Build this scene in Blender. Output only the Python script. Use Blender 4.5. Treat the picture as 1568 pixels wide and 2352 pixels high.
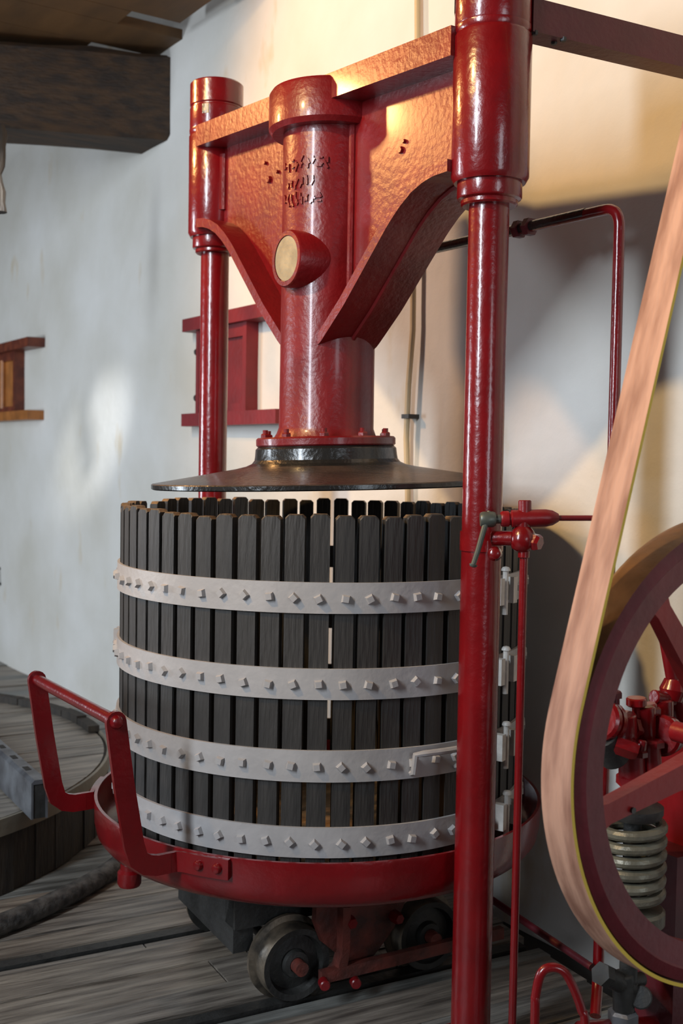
import bpy, bmesh, math, random
from mathutils import Vector, Matrix
random.seed(7)
for o in list(bpy.data.objects): bpy.data.objects.remove(o)
scene = bpy.context.scene
COL = scene.collection
PI = math.pi

# ------------------------------------------------------------------ camera
F, PITCH, ROLL, CAMZ = 2600.0, 0.0473, 0.0171, 1.52
ANG = math.radians(33.3); CA, SA = math.cos(ANG), math.sin(ANG)
CAM = Vector((-1.845, -2.913, CAMZ))
cam_data = bpy.data.cameras.new('camera')
cam_data.sensor_fit = 'VERTICAL'; cam_data.sensor_height = 36.0
cam_data.lens = F * 36.0 / 2352.0
cam_data.clip_start = 0.05
cam_data.dof.use_dof = True; cam_data.dof.focus_distance = 2.9; cam_data.dof.aperture_fstop = 4.0
cam = bpy.data.objects.new('camera', cam_data); COL.objects.link(cam)
fwd = Vector((SA * math.cos(PITCH), CA * math.cos(PITCH), -math.sin(PITCH)))
right = Vector((CA, -SA, 0)); up = right.cross(fwd)
cr, sr = math.cos(ROLL), math.sin(ROLL)
r2 = right * cr + up * sr; u2 = up * cr - right * sr
cam.matrix_world = Matrix(((r2.x, u2.x, -fwd.x, CAM.x), (r2.y, u2.y, -fwd.y, CAM.y), (r2.z, u2.z, -fwd.z, CAM.z), (0, 0, 0, 1)))
scene.camera = cam

# ------------------------------------------------------------------ world, lights, exposure
world = bpy.data.worlds.new('world'); scene.world = world; world.use_nodes = True
bg = world.node_tree.nodes['Background']
bg.inputs[0].default_value = (0.80, 0.78, 0.80, 1); bg.inputs[1].default_value = 0.06
vs = scene.view_settings
vs.view_transform = 'Standard'; vs.look = 'None'; vs.exposure = 0.0; vs.gamma = 1.0; vs.use_curve_mapping = False

def aim(o, target):
    d = Vector(target) - o.location
    o.rotation_euler = d.to_track_quat('-Z', 'Y').to_euler()
def area(name, loc, target, sx, sy, power, color):
    l = bpy.data.lights.new(name, 'AREA'); l.shape = 'RECTANGLE'; l.size = sx; l.size_y = sy
    l.energy = power; l.color = color
    o = bpy.data.objects.new(name, l); COL.objects.link(o); o.location = loc; aim(o, target); return o
def spot(name, loc, target, power, color, angle, blend, radius):
    l = bpy.data.lights.new(name, 'SPOT'); l.energy = power; l.color = color
    l.spot_size = math.radians(angle); l.spot_blend = blend; l.shadow_soft_size = radius
    o = bpy.data.objects.new(name, l); COL.objects.link(o); o.location = loc; aim(o, target); return o
COOL = (0.80, 0.90, 1.0); WARM = (1.0, 0.64, 0.26)
area('window_light', (-4.5, -1.3, 3.1), (0.3, 0.4, 1.5), 0.40, 2.1, 210, COOL)
area('window_light_far', (-4.4, 4.4, 1.6), (0.6, 3.7, 1.0), 0.9, 1.3, 145, COOL)
spot('lamp_warm', (-3.2, -0.25, 4.0), (0.6, -0.1, 2.45), 440, WARM, 66, 0.5, 0.09)
spot('lamp_warm_far', (-1.80, 2.4, 3.46), (0.3, 0.1, 2.65), 260, (1.0, 0.50, 0.17), 84, 0.6, 0.11)
area('doorway_light', (-0.9, -5.6, 1.7), (0.6, -0.7, 1.0), 0.8, 1.8, 32, COOL)
spot('wall_streak_spot', (-1.2, 0.6, 3.35), (0.62, 3.55, 1.60), 620, (0.95, 0.98, 1.0), 12, 1.0, 0.05)  # added narrow beam, no door there; shapes the bright streak on the wall

# ------------------------------------------------------------------ pixel helpers (photo frame 1568 x 2352)
def ray(x, y):
    a = (x - 784) / F; b = (y - 1176) / F
    u = a * cr + b * sr; v = -a * sr + b * cr
    c, s = math.cos(PITCH), math.sin(PITCH)
    X, Y, Z = u, -v * c - s, c - v * s
    return Vector((X * CA + Z * SA, -X * SA + Z * CA, Y))
def onx(x, y, X0): d = ray(x, y); return CAM + d * ((X0 - CAM.x) / d.x)
def ony(x, y, Y0): d = ray(x, y); return CAM + d * ((Y0 - CAM.y) / d.y)
def onz(x, y, Z0): d = ray(x, y); return CAM + d * ((Z0 - CAM.z) / d.z)
def ondepth(x, y, q): return CAM + ray(x, y) * q
def oncyl(x, y, R):
    d = ray(x, y); a = d.x ** 2 + d.y ** 2; b = 2 * (CAM.x * d.x + CAM.y * d.y); c = CAM.x ** 2 + CAM.y ** 2 - R * R
    return CAM + d * ((-b - math.sqrt(b * b - 4 * a * c)) / (2 * a))
WN = Vector((0.99976, 0.022, 0)); WC = 0.712
def wallx(y): return (WC - WN.y * y) / WN.x
def onw(x, y, off=0): d = ray(x, y); return CAM + d * ((WC - off - WN.dot(CAM)) / WN.dot(d))

# ------------------------------------------------------------------ materials
def mat(name, col, rough=0.5, metal=0.0, coat=0.0, bump=0.0, bscale=40.0, var=0.0, vscale=6.0, col2=None, stretch=None, spec=0.5, detail=6.0, wave=None):
    m = bpy.data.materials.new(name); m.use_nodes = True
    nt = m.node_tree; b = nt.nodes['Principled BSDF']
    b.inputs['Roughness'].default_value = rough; b.inputs['Metallic'].default_value = metal
    b.inputs['Coat Weight'].default_value = coat; b.inputs['Coat Roughness'].default_value = 0.12
    b.inputs['Specular IOR Level'].default_value = spec
    b.inputs['Base Color'].default_value = (*col, 1)
    tc = nt.nodes.new('ShaderNodeTexCoord'); mp = nt.nodes.new('ShaderNodeMapping')
    nt.links.new(tc.outputs['Object'], mp.inputs[0])
    if stretch: mp.inputs['Scale'].default_value = stretch
    if var > 0 or col2:
        n = nt.nodes.new('ShaderNodeTexNoise'); n.inputs['Scale'].default_value = vscale; n.inputs['Detail'].default_value = detail
        nt.links.new(mp.outputs[0], n.inputs['Vector'])
        r = nt.nodes.new('ShaderNodeValToRGB'); nt.links.new(n.outputs['Fac'], r.inputs[0])
        c2 = col2 or tuple(max(0, c * (1 - var)) for c in col)
        r.color_ramp.elements[0].position = 0.35; r.color_ramp.elements[0].color = (*c2, 1)
        r.color_ramp.elements[1].position = 0.65; r.color_ramp.elements[1].color = (*col, 1)
        nt.links.new(r.outputs[0], b.inputs['Base Color'])
    if bump > 0:
        n2 = nt.nodes.new('ShaderNodeTexNoise'); n2.inputs['Scale'].default_value = bscale; n2.inputs['Detail'].default_value = 4
        nt.links.new(mp.outputs[0], n2.inputs['Vector'])
        bp = nt.nodes.new('ShaderNodeBump'); bp.inputs['Strength'].default_value = bump; bp.inputs['Distance'].default_value = 0.01
        nt.links.new(n2.outputs['Fac'], bp.inputs['Height']); nt.links.new(bp.outputs[0], b.inputs['Normal'])
    return m
M = {}
M['red'] = mat('red_gloss_paint', (0.178, 0.0028, 0.005), 0.26, coat=0.35, bump=0.16, bscale=45, var=0.25, vscale=9)
M['red_cast'] = mat('red_cast_paint', (0.18, 0.003, 0.005), 0.38, coat=0.25, bump=0.22, bscale=55, var=0.25, vscale=8)
M['red_satin'] = mat('red_satin_paint', (0.20, 0.004, 0.007), 0.36, bump=0.10, bscale=60, var=0.3, vscale=7)
M['maroon'] = mat('maroon_paint', (0.10, 0.008, 0.014), 0.42, bump=0.1, bscale=60, var=0.3, vscale=8)
M['wheel_maroon'] = mat('wheel_maroon_paint', (0.17, 0.020, 0.028), 0.36, bump=0.12, bscale=50, var=0.35, vscale=8)
M['spoke_red'] = mat('spoke_red_paint', (0.30, 0.012, 0.014), 0.32, bump=0.12, bscale=50, var=0.25, vscale=8)
M['tray_wood'] = mat('pale_tray_boards', (0.48, 0.34, 0.20), 0.6, bump=0.3, bscale=25, var=0.4, vscale=6, stretch=(1, 6, 6))
M['rack_red'] = mat('dark_red_wood_paint', (0.20, 0.008, 0.012), 0.5, bump=0.15, bscale=40, var=0.3)
M['rack_brown'] = mat('red_brown_varnished_wood', (0.20, 0.045, 0.018), 0.4, bump=0.15, bscale=40, col2=(0.09, 0.018, 0.010), vscale=12)
M['rack_gold'] = mat('orange_brown_varnished_wood', (0.42, 0.15, 0.035), 0.4, bump=0.1, bscale=40, var=0.4, vscale=10)
M['rust'] = mat('rusty_red_iron', (0.16, 0.030, 0.020), 0.6, bump=0.4, bscale=50, col2=(0.05, 0.018, 0.014), vscale=14)
M['stave'] = mat('dark_grey_brown_wood', (0.034, 0.030, 0.027), 0.55, bump=0.35, bscale=35, col2=(0.018, 0.016, 0.0145), vscale=10, stretch=(3, 3, 0.35))
M['stave_top'] = mat('worn_stave_edge', (0.20, 0.12, 0.06), 0.5, bump=0.3, bscale=60, col2=(0.05, 0.035, 0.025), vscale=30)
M['band'] = mat('pale_grey_metal_paint', (0.37, 0.352, 0.348), 0.45, bump=0.12, bscale=50, var=0.12, vscale=8)
M['black'] = mat('black_gloss_iron', (0.012, 0.011, 0.010), 0.28, coat=0.3, bump=0.25, bscale=60)
M['plate'] = mat('dark_brown_black_iron', (0.055, 0.036, 0.028), 0.33, coat=0.2, bump=0.25, bscale=55, col2=(0.022, 0.017, 0.015), vscale=9)
M['darkiron'] = mat('dark_grimy_iron', (0.030, 0.029, 0.027), 0.5, bump=0.3, bscale=40, var=0.5, vscale=12)
M['steel'] = mat('worn_grey_steel', (0.22, 0.23, 0.25), 0.42, metal=0.6, bump=0.2, bscale=30, col2=(0.10, 0.10, 0.11), vscale=10)
M['wheel'] = mat('worn_brown_iron_tread', (0.22, 0.17, 0.12), 0.45, metal=0.4, bump=0.2, bscale=40, col2=(0.06, 0.05, 0.04), vscale=16)
M['spring'] = mat('grey_green_spring_steel', (0.16, 0.15, 0.11), 0.4, metal=0.3, bump=0.2, bscale=60, var=0.4, vscale=20)
M['lever'] = mat('grey_green_lever_iron', (0.09, 0.10, 0.085), 0.4, metal=0.4, bump=0.1)
M['disc'] = mat('dull_brass_grey_disc', (0.32, 0.27, 0.17), 0.55, metal=0.2, bump=0.15, bscale=80, var=0.3, vscale=20)
M['belt'] = mat('tan_leather', (0.50, 0.27, 0.18), 0.65, bump=0.2, bscale=50, col2=(0.24, 0.105, 0.065), vscale=8, stretch=(1.0, 3.0, 0.5), detail=10)
_r = [n_ for n_ in M['belt'].node_tree.nodes if n_.type == 'VALTORGB'][0]
_r.color_ramp.elements[0].position = 0.36; _r.color_ramp.elements[1].position = 0.60
M['belt_edge'] = mat('yellow_leather_edge', (0.85, 0.60, 0.08), 0.6, bump=0.1)
M['rim_tan'] = mat('brown_pulley_face', (0.24, 0.13, 0.055), 0.45, bump=0.15, bscale=40, var=0.5, vscale=12)
M['rim_dark'] = mat('dark_green_grey_pulley_edge', (0.05, 0.05, 0.042), 0.5, bump=0.2, bscale=40, var=0.5, vscale=14)
M['beam'] = mat('dark_old_oak', (0.060, 0.030, 0.012), 0.75, bump=0.7, bscale=22, col2=(0.022, 0.013, 0.008), vscale=7, stretch=(0.5, 3, 4))
M['ceiling'] = mat('brown_ceiling_boards', (0.13, 0.062, 0.018), 0.7, bump=0.4, bscale=15, col2=(0.06, 0.03, 0.010), vscale=4, stretch=(1, 0.4, 1))
M['hose'] = mat('worn_black_rubber', (0.10, 0.09, 0.08), 0.6, bump=0.6, bscale=50, col2=(0.02, 0.019, 0.018), vscale=25)
M['conduit'] = mat('cream_painted_conduit', (0.50, 0.38, 0.22), 0.5, bump=0.1)
M['deckside'] = mat('dark_old_tub_wood', (0.036, 0.026, 0.017), 0.7, bump=0.5, bscale=30, col2=(0.016, 0.012, 0.009), vscale=9, stretch=(4, 4, 0.5))
M['tubband'] = mat('khaki_grey_tub_band', (0.22, 0.19, 0.14), 0.5, bump=0.15, bscale=40, var=0.3)
M['white_metal'] = mat('white_painted_metal', (0.55, 0.52, 0.48), 0.45, bump=0.2, bscale=60, var=0.25, vscale=25)
M['earth'] = mat('dark_floor_bed', (0.018, 0.016, 0.014), 0.9, bump=0.4, bscale=20)
PL = []
for i, (a, b) in enumerate([((0.17, 0.145, 0.12), (0.075, 0.062, 0.052)), ((0.14, 0.13, 0.115), (0.06, 0.054, 0.048)), ((0.20, 0.165, 0.13), (0.09, 0.07, 0.055)), ((0.13, 0.13, 0.12), (0.055, 0.055, 0.05))]):
    PL.append(mat('weathered_plank_%d' % i, tuple(c * 1.5 for c in a), 0.38, bump=0.5, bscale=14, col2=b, vscale=5, stretch=(0.6, 7, 7), detail=10))
M['deck'] = mat('grey_deck_boards', (0.30, 0.265, 0.22), 0.42, bump=0.4, bscale=14, col2=(0.11, 0.095, 0.08), vscale=5, stretch=(0.6, 6, 6), detail=10)
# plaster: lime wash with ochre stains that have their own shape
def plaster():
    m = bpy.data.materials.new('lime_plaster'); m.use_nodes = True; nt = m.node_tree; b = nt.nodes['Principled BSDF']
    b.inputs['Roughness'].default_value = 0.85; b.inputs['Specular IOR Level'].default_value = 0.2
    tc = nt.nodes.new('ShaderNodeTexCoord')
    def noise(scale, detail, st=(1, 1, 1)):
        mp = nt.nodes.new('ShaderNodeMapping'); mp.inputs['Scale'].default_value = st
        nt.links.new(tc.outputs['Object'], mp.inputs[0])
        n = nt.nodes.new('ShaderNodeTexNoise'); n.inputs['Scale'].default_value = scale; n.inputs['Detail'].default_value = detail
        nt.links.new(mp.outputs[0], n.inputs['Vector']); return n
    n1 = noise(1.4, 5); r1 = nt.nodes.new('ShaderNodeValToRGB'); nt.links.new(n1.outputs['Fac'], r1.inputs[0])
    r1.color_ramp.elements[0].position = 0.3; r1.color_ramp.elements[0].color = (0.56, 0.53, 0.47, 1)
    r1.color_ramp.elements[1].position = 0.7; r1.color_ramp.elements[1].color = (0.70, 0.68, 0.65, 1)
    n2 = noise(1.8, 8, (1, 2.2, 0.9)); r2_ = nt.nodes.new('ShaderNodeValToRGB'); nt.links.new(n2.outputs['Fac'], r2_.inputs[0])
    r2_.color_ramp.elements[0].position = 0.63; r2_.color_ramp.elements[0].color = (0, 0, 0, 1)
    r2_.color_ramp.elements[1].position = 0.74; r2_.color_ramp.elements[1].color = (0.6, 0.6, 0.6, 1)
    mx = nt.nodes.new('ShaderNodeMixRGB'); nt.links.new(r2_.outputs[0], mx.inputs[0]); nt.links.new(r1.outputs[0], mx.inputs[1])
    mx.inputs[2].default_value = (0.50, 0.34, 0.13, 1)
    nt.links.new(mx.outputs[0], b.inputs['Base Color'])
    n3 = noise(9, 8); bp = nt.nodes.new('ShaderNodeBump'); bp.inputs['Strength'].default_value = 0.35; bp.inputs['Distance'].default_value = 0.02
    nt.links.new(n3.outputs['Fac'], bp.inputs['Height']); nt.links.new(bp.outputs[0], b.inputs['Normal'])
    return m
M['plaster'] = plaster()

# ------------------------------------------------------------------ mesh helpers
def finish(name, bm, m, parent=None, smooth=35, bevel=0.0, seg=2):
    if bevel > 0:
        es = [e for e in bm.edges if len(e.link_faces) == 2 and e.calc_face_angle(0) > 0.6]
        bmesh.ops.bevel(bm, geom=es, offset=bevel, segments=seg, affect='EDGES', profile=0.6, clamp_overlap=True)
    bmesh.ops.recalc_face_normals(bm, faces=bm.faces[:])
    me = bpy.data.meshes.new(name); bm.to_mesh(me); bm.free()
    if smooth:
        for p in me.polygons: p.use_smooth = True
        me.set_sharp_from_angle(angle=math.radians(smooth))
    for mm in (m if isinstance(m, (list, tuple)) else [m]): me.materials.append(mm)
    o = bpy.data.objects.new(name, me); COL.objects.link(o)
    if parent: o.parent = parent; o.matrix_parent_inverse = parent.matrix_world.inverted()
    return o
def empty(name, loc, label, cat, group=None):
    o = bpy.data.objects.new(name, None); COL.objects.link(o); o.location = loc; o.empty_display_size = 0.1
    o['label'] = label; o['category'] = cat
    if group: o['group'] = group
    bpy.context.view_layer.update(); return o
def tag(o, label, cat, group=None):
    o['label'] = label; o['category'] = cat
    if group: o['group'] = group
    return o
def struct(o): o['kind'] = 'structure'; return o
def inst(src, parent, mw=None):
    o = src.copy(); COL.objects.link(o)
    if parent: o.parent = parent; o.matrix_parent_inverse = parent.matrix_world.inverted()
    if mw is not None: o.matrix_basis = mw
    return o
def mesh_inst(name, me, parent, mw):
    o = bpy.data.objects.new(name, me); COL.objects.link(o)
    o.parent = parent; o.matrix_parent_inverse = parent.matrix_world.inverted(); o.matrix_basis = mw
    return o
def box(bm, lo, hi, mw=None, mi=0):
    x0, y0, z0 = lo; x1, y1, z1 = hi
    v = [bm.verts.new(p) for p in [(x0, y0, z0), (x1, y0, z0), (x1, y1, z0), (x0, y1, z0), (x0, y0, z1), (x1, y0, z1), (x1, y1, z1), (x0, y1, z1)]]
    if mw is not None:
        for q in v: q.co = mw @ q.co
    for f in [(0, 3, 2, 1), (4, 5, 6, 7), (0, 1, 5, 4), (1, 2, 6, 5), (2, 3, 7, 6), (3, 0, 4, 7)]:
        fc = bm.faces.new([v[i] for i in f]); fc.material_index = mi
    return v
def frame(d, ref=Vector((0, 0, 1))):
    d = d.normalized()
    if abs(d.dot(ref)) > 0.98: ref = Vector((0, 1, 0))
    a = d.cross(ref).normalized(); b = a.cross(d).normalized(); return a, b
def lathe(bm, prof, axis=Vector((0, 0, 1)), origin=Vector((0, 0, 0)), seg=48, a0=0, a1=2 * PI, mis=None, ref=None):
    """prof: list of (r, t); closed with r=0 ends when given"""
    axis = Vector(axis).normalized(); origin = Vector(origin)
    a, b = frame(axis, ref or Vector((0, 0, 1)))
    full = abs(a1 - a0 - 2 * PI) < 1e-6; n = seg if full else seg + 1
    rings = []
    for r, t in prof:
        if r < 1e-6: rings.append([bm.verts.new(origin + axis * t)]); continue
        rings.append([bm.verts.new(origin + axis * t + (a * math.cos(a0 + (a1 - a0) * i / seg) + b * math.sin(a0 + (a1 - a0) * i / seg)) * r) for i in range(n)])
    for k in range(len(rings) - 1):
        A, B = rings[k], rings[k + 1]
        for i in range(seg):
            j = (i + 1) % n
            if not full and i + 1 >= n: continue
            if len(A) == 1 and len(B) == 1: continue
            if len(A) == 1: vs_ = [A[0], B[i], B[j]]
            elif len(B) == 1: vs_ = [A[i], A[j], B[0]]
            else: vs_ = [A[i], A[j], B[j], B[i]]
            fc = bm.faces.new(vs_)
            if mis: fc.material_index = mis[k]
def cyl(bm, p0, p1, r, seg=24, r1=None, cham=0.0):
    p0, p1 = Vector(p0), Vector(p1); d = p1 - p0; L = d.length; r1 = r if r1 is None else r1
    if cham > 0: prof = [(0, 0), (r - cham, 0), (r, cham), (r1, L - cham), (r1 - cham, L), (0, L)]
    else: prof = [(0, 0), (r, 0), (r1, L), (0, L)]
    lathe(bm, prof, d, p0, seg)
def tube(bm, pts, r, seg=12, caps=True):
    pts = [Vector(p) for p in pts]; rings = []
    n = len(pts); ref = None
    for i, p in enumerate(pts):
        d = (pts[min(i + 1, n - 1)] - pts[max(i - 1, 0)]).normalized()
        if ref is None: a, b = frame(d)
        else:
            a = (ref - d * ref.dot(d)).normalized(); b = a.cross(d)
        ref = a
        rr = r[i] if isinstance(r, (list, tuple)) else r
        rings.append([bm.verts.new(p + (a * math.cos(2 * PI * k / seg) + b * math.sin(2 * PI * k / seg)) * rr) for k in range(seg)])
    for A, B in zip(rings, rings[1:]):
        for k in range(seg): bm.faces.new([A[k], A[(k + 1) % seg], B[(k + 1) % seg], B[k]])
    if caps: bm.faces.new(rings[0][::-1]); bm.faces.new(rings[-1])
def bendpath(pts, rad, n=8):
    pts = [Vector(p) for p in pts]; out = [pts[0]]
    for i in range(1, len(pts) - 1):
        p = pts[i]; a = (pts[i - 1] - p); b = (pts[i + 1] - p)
        r = min(rad, a.length * 0.49, b.length * 0.49); a.normalize(); b.normalize()
        for k in range(n + 1):
            t = k / n; out.append((p + a * r) * (1 - t) ** 2 + p * 2 * t * (1 - t) + (p + b * r) * t * t)
    out.append(pts[-1]); return out
def prism(bm, pts, vec, mi=0):
    """closed polygon pts (3D) extruded by vec"""
    vec = Vector(vec); A = [bm.verts.new(Vector(p)) for p in pts]; B = [bm.verts.new(Vector(p) + vec) for p in pts]
    f1 = bm.faces.new(A[::-1]); f2 = bm.faces.new(B)
    n = len(pts); fs = [f1, f2]
    for i in range(n): fs.append(bm.faces.new([A[i], A[(i + 1) % n], B[(i + 1) % n], B[i]]))
    for f in fs: f.material_index = mi
    return fs
def ribbon(bm, pts, wid, thick_dir_fn=None, w=0.05, t=0.01):
    """flat bar: pts path, wid = width direction per point, thickness perpendicular to path and width"""
    rings = []; n = len(pts); pts = [Vector(p) for p in pts]
    for i, p in enumerate(pts):
        d = (pts[min(i + 1, n - 1)] - pts[max(i - 1, 0)]).normalized()
        wd = Vector(wid[i]); wd = (wd - d * wd.dot(d)).normalized(); td = d.cross(wd).normalized()
        rings.append([bm.verts.new(p + wd * sx * w / 2 + td * sy * t / 2) for sx, sy in ((-1, -1), (1, -1), (1, 1), (-1, 1))])
    for A, B in zip(rings, rings[1:]):
        for k in range(4): bm.faces.new([A[k], A[(k + 1) % 4], B[(k + 1) % 4], B[k]])
    bm.faces.new(rings[0][::-1]); bm.faces.new(rings[-1])
def hexbolt(bm, p, d, r, h, sides=6):
    p = Vector(p); d = Vector(d).normalized()
    lathe(bm, [(0, 0), (r, 0), (r, h * 0.75), (r * 0.8, h), (0, h)], d, p, sides)
def dome(bm, p, d, r, h, seg=12):
    lathe(bm, [(0, 0), (r, 0), (r * 0.95, h * 0.4), (r * 0.7, h * 0.8), (0, h)], d, p, seg)
nb = bmesh.new

# ================================================================== STRUCTURE
# wall_right: the plastered wall behind the press
bm = nb(); ny, nz = 110, 46
y0, y1, z0, z1 = -3.6, 9.0, -0.06, 4.6
from mathutils import noise as mnoise
def wrel(y, z): return 0.018 * mnoise.noise(Vector((y * 0.9, z * 0.9, 3.1))) + 0.006 * mnoise.noise(Vector((y * 3.1, z * 3.1, 8.0)))
grid = [[bm.verts.new((wallx(y0 + (y1 - y0) * i / ny) + wrel(y0 + (y1 - y0) * i / ny, z0 + (z1 - z0) * k / nz), y0 + (y1 - y0) * i / ny, z0 + (z1 - z0) * k / nz)) for k in range(nz + 1)] for i in range(ny + 1)]
for i in range(ny):
    for k in range(nz): bm.faces.new([grid[i][k], grid[i][k + 1], grid[i + 1][k + 1], grid[i + 1][k]])
back = [bm.verts.new((wallx(y) + 0.35, y, z)) for y, z in ((y0, z0), (y1, z0), (y1, z1), (y0, z1))]
bm.faces.new(back)
def strip(edge, b0, b1):
    for a, b in zip(edge, edge[1:]): pass
    bm.faces.new(edge + [b1, b0])
strip([grid[i][0] for i in range(ny + 1)], back[0], back[1]); strip([grid[ny][k] for k in range(nz + 1)], back[1], back[2])
strip([grid[i][nz] for i in range(ny, -1, -1)], back[2], back[3]); strip([grid[0][k] for k in range(nz, -1, -1)], back[3], back[0])
struct(finish('wall_right', bm, M['plaster'], smooth=60))

# floor: dark bed with planks as parts
bm = nb(); box(bm, (-5.5, -4.0, -0.14), (wallx(0) + 0.2, 9.0, -0.045))
floor = struct(finish('floor', bm, M['earth'], smooth=0))
RAILDIR = Vector((1, -0.09, 0)).normalized(); RAILN = Vector((0.09, 1, 0)).normalized()
railA = onz(0, 2215, 0); railB = onz(540, 2320, 0)
nA = railA.dot(RAILN); nB = railB.dot(RAILN)
gaps = [nB, nA]                                     # rail slots
n = -1.75; rows = []
while n < 5.8:
    w = random.uniform(0.15, 0.21)
    a, b = n, n + w
    for g in gaps:
        if a < g - 0.045 and b > g - 0.045: b = g - 0.045
        elif a >= g - 0.046 and a < g + 0.045: a = g + 0.045; b = max(b, a + 0.12)
    rows.append((a, b)); n = b + 0.004
for (a, b) in rows:
    s = -3.0 - random.uniform(0, 1.0)
    end = 0.66 - 0.045 * 0 + 0.09 * a * 0
    while s < end:
        L = random.uniform(1.5, 2.8); e = min(s + L, 0.665 + 0.095 * a - 0.03 * 0)
        e = min(s + L, 0.66 + 0.07 * a if a < 0 else 0.66)
        if e - s < 0.1: break
        bm = nb(); h = random.uniform(-0.006, 0.004)
        box(bm, (s + 0.003, a, -0.045), (e - 0.003, b, h))
        me_o = finish('plank', bm, random.choice(PL), floor, smooth=0, bevel=0.004, seg=1)
        me_o.matrix_basis = Matrix.Rotation(math.atan2(RAILDIR.y, RAILDIR.x), 4, 'Z')
        s = e
# rails in the slots
for g, lab in ((nB, 'dark iron rail in floor slot on the pump side of the trolley'), (nA, 'dark iron rail in floor slot nearer the round wooden base')):
    bm = nb(); box(bm, (-2.6, g - 0.022, -0.045), (0.60, g + 0.022, 0.0)); box(bm, (-2.6, g - 0.040, -0.045), (0.60, g + 0.040, -0.030))
    o = finish('floor_rail', bm, M['darkiron'], smooth=0, bevel=0.003, seg=1)
    o.rotation_euler = (0, 0, math.atan2(RAILDIR.y, RAILDIR.x)); tag(o, lab, 'rail', 'trolley rails in the plank floor')

# ceiling boards and beams, top left
bm = nb(); box(bm, (-5.5, -4.0, 4.55), (wallx(0) + 0.3, 9.0, 4.65))
struct(finish('ceiling', bm, M['ceiling'], smooth=0))

def timber(name, p0, p1, w, h, m, jitter=0.012, nseg=14, bev=0.03):
    """irregular hewn timber; p0-p1 centre of underside, w horizontal, h up"""
    p0, p1 = Vector(p0), Vector(p1); d = (p1 - p0); L = d.length; d.normalize(); s = d.cross(Vector((0, 0, 1))).normalized()
    bm = nb(); rings = []
    for i in range(nseg + 1):
        p = p0 + d * (L * i / nseg); j = lambda: random.uniform(-jitter, jitter)
        pr = [(-w / 2 + bev, 0), (w / 2 - bev, 0), (w / 2, bev), (w / 2, h - bev), (w / 2 - bev, h), (-w / 2 + bev, h), (-w / 2, h - bev), (-w / 2, bev)]
        rings.append([bm.verts.new(p + s * (x + j()) + Vector((0, 0, z + j()))) for x, z in pr])
    for A, B in zip(rings, rings[1:]):
        for k in range(8): bm.faces.new([A[k], A[(k + 1) % 8], B[(k + 1) % 8], B[k]])
    bm.faces.new(rings[0][::-1]); bm.faces.new(rings[-1])
    return finish(name, bm, m, smooth=30)
e = onw(395, 318, 0.0); zb = e.z
pL = onz(0, 288, zb); dirb = (pL - Vector((e.x, e.y, zb))).normalized()
nbm = Vector((0, 0, 1)).cross(dirb)
wb = 0.36
side = Vector((-dirb.y, dirb.x, 0)); side = side if side.dot(Vector((SA, CA, 0))) > 0 else -side
c0 = Vector((e.x + 0.05, e.y, zb)) + side * wb / 2
tag(timber('ceiling_beam', c0, c0 + dirb * 3.2, wb, 0.44, M['beam'], 0.010), 'thick dark hewn oak beam running into the white wall', 'beam', None)
zc = 3.625
par = empty('ceiling_boarding', (-1.2, 2.6, zc), 'brown ceiling boards resting on top of the thick oak beam', 'ceiling boards')
for ya, yb_, xe_, th_ in ((1.40, 1.845, 0.60, 0.04), (1.85, 2.24, 0.55, 0.04), (2.245, 2.425, 0.30, 0.04), (2.43, 2.74, 0.68, 0.05), (2.745, 3.10, 0.29, 0.04), (3.105, 3.5, 0.5, 0.04), (3.505, 3.9, 0.6, 0.04)):
    bm = nb(); box(bm, (-3.0, ya, zc), (xe_, yb_, zc + th_))
    finish('board', bm, M['ceiling'], par, smooth=0, bevel=0.004, seg=1)

# wall conduit
pp = [onw(964, -40, 0.025), onw(962, 30, 0.02), onw(954, 360, 0.02), onw(947, 700, 0.02), onw(941, 960, 0.02), onw(937, 1100, 0.02)]
yy = pp[3].y
con = empty('wall_conduit', (wallx(yy) - 0.02, yy, 0.9), 'thin cream vertical pipe clipped to the wall behind the press', 'pipe')
path = [(wallx(yy) - 0.026 + 0.004 * math.sin(k * 1.7), yy + 0.010 * math.sin(k * 1.3), 0.4 + k * 0.2) for k in range(20)]
bm = nb(); tube(bm, path, 0.011, 10); finish('pipe', bm, M['conduit'], con)
for z in (1.0, 1.68, 2.35, 3.0):
    bm = nb(); box(bm, (wallx(yy) - 0.045, yy - 0.022, z - 0.008), (wallx(yy) + 0.02, yy + 0.022, z + 0.008))
    finish('clip', bm, M['darkiron'], con, smooth=0, bevel=0.002, seg=1)

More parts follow.
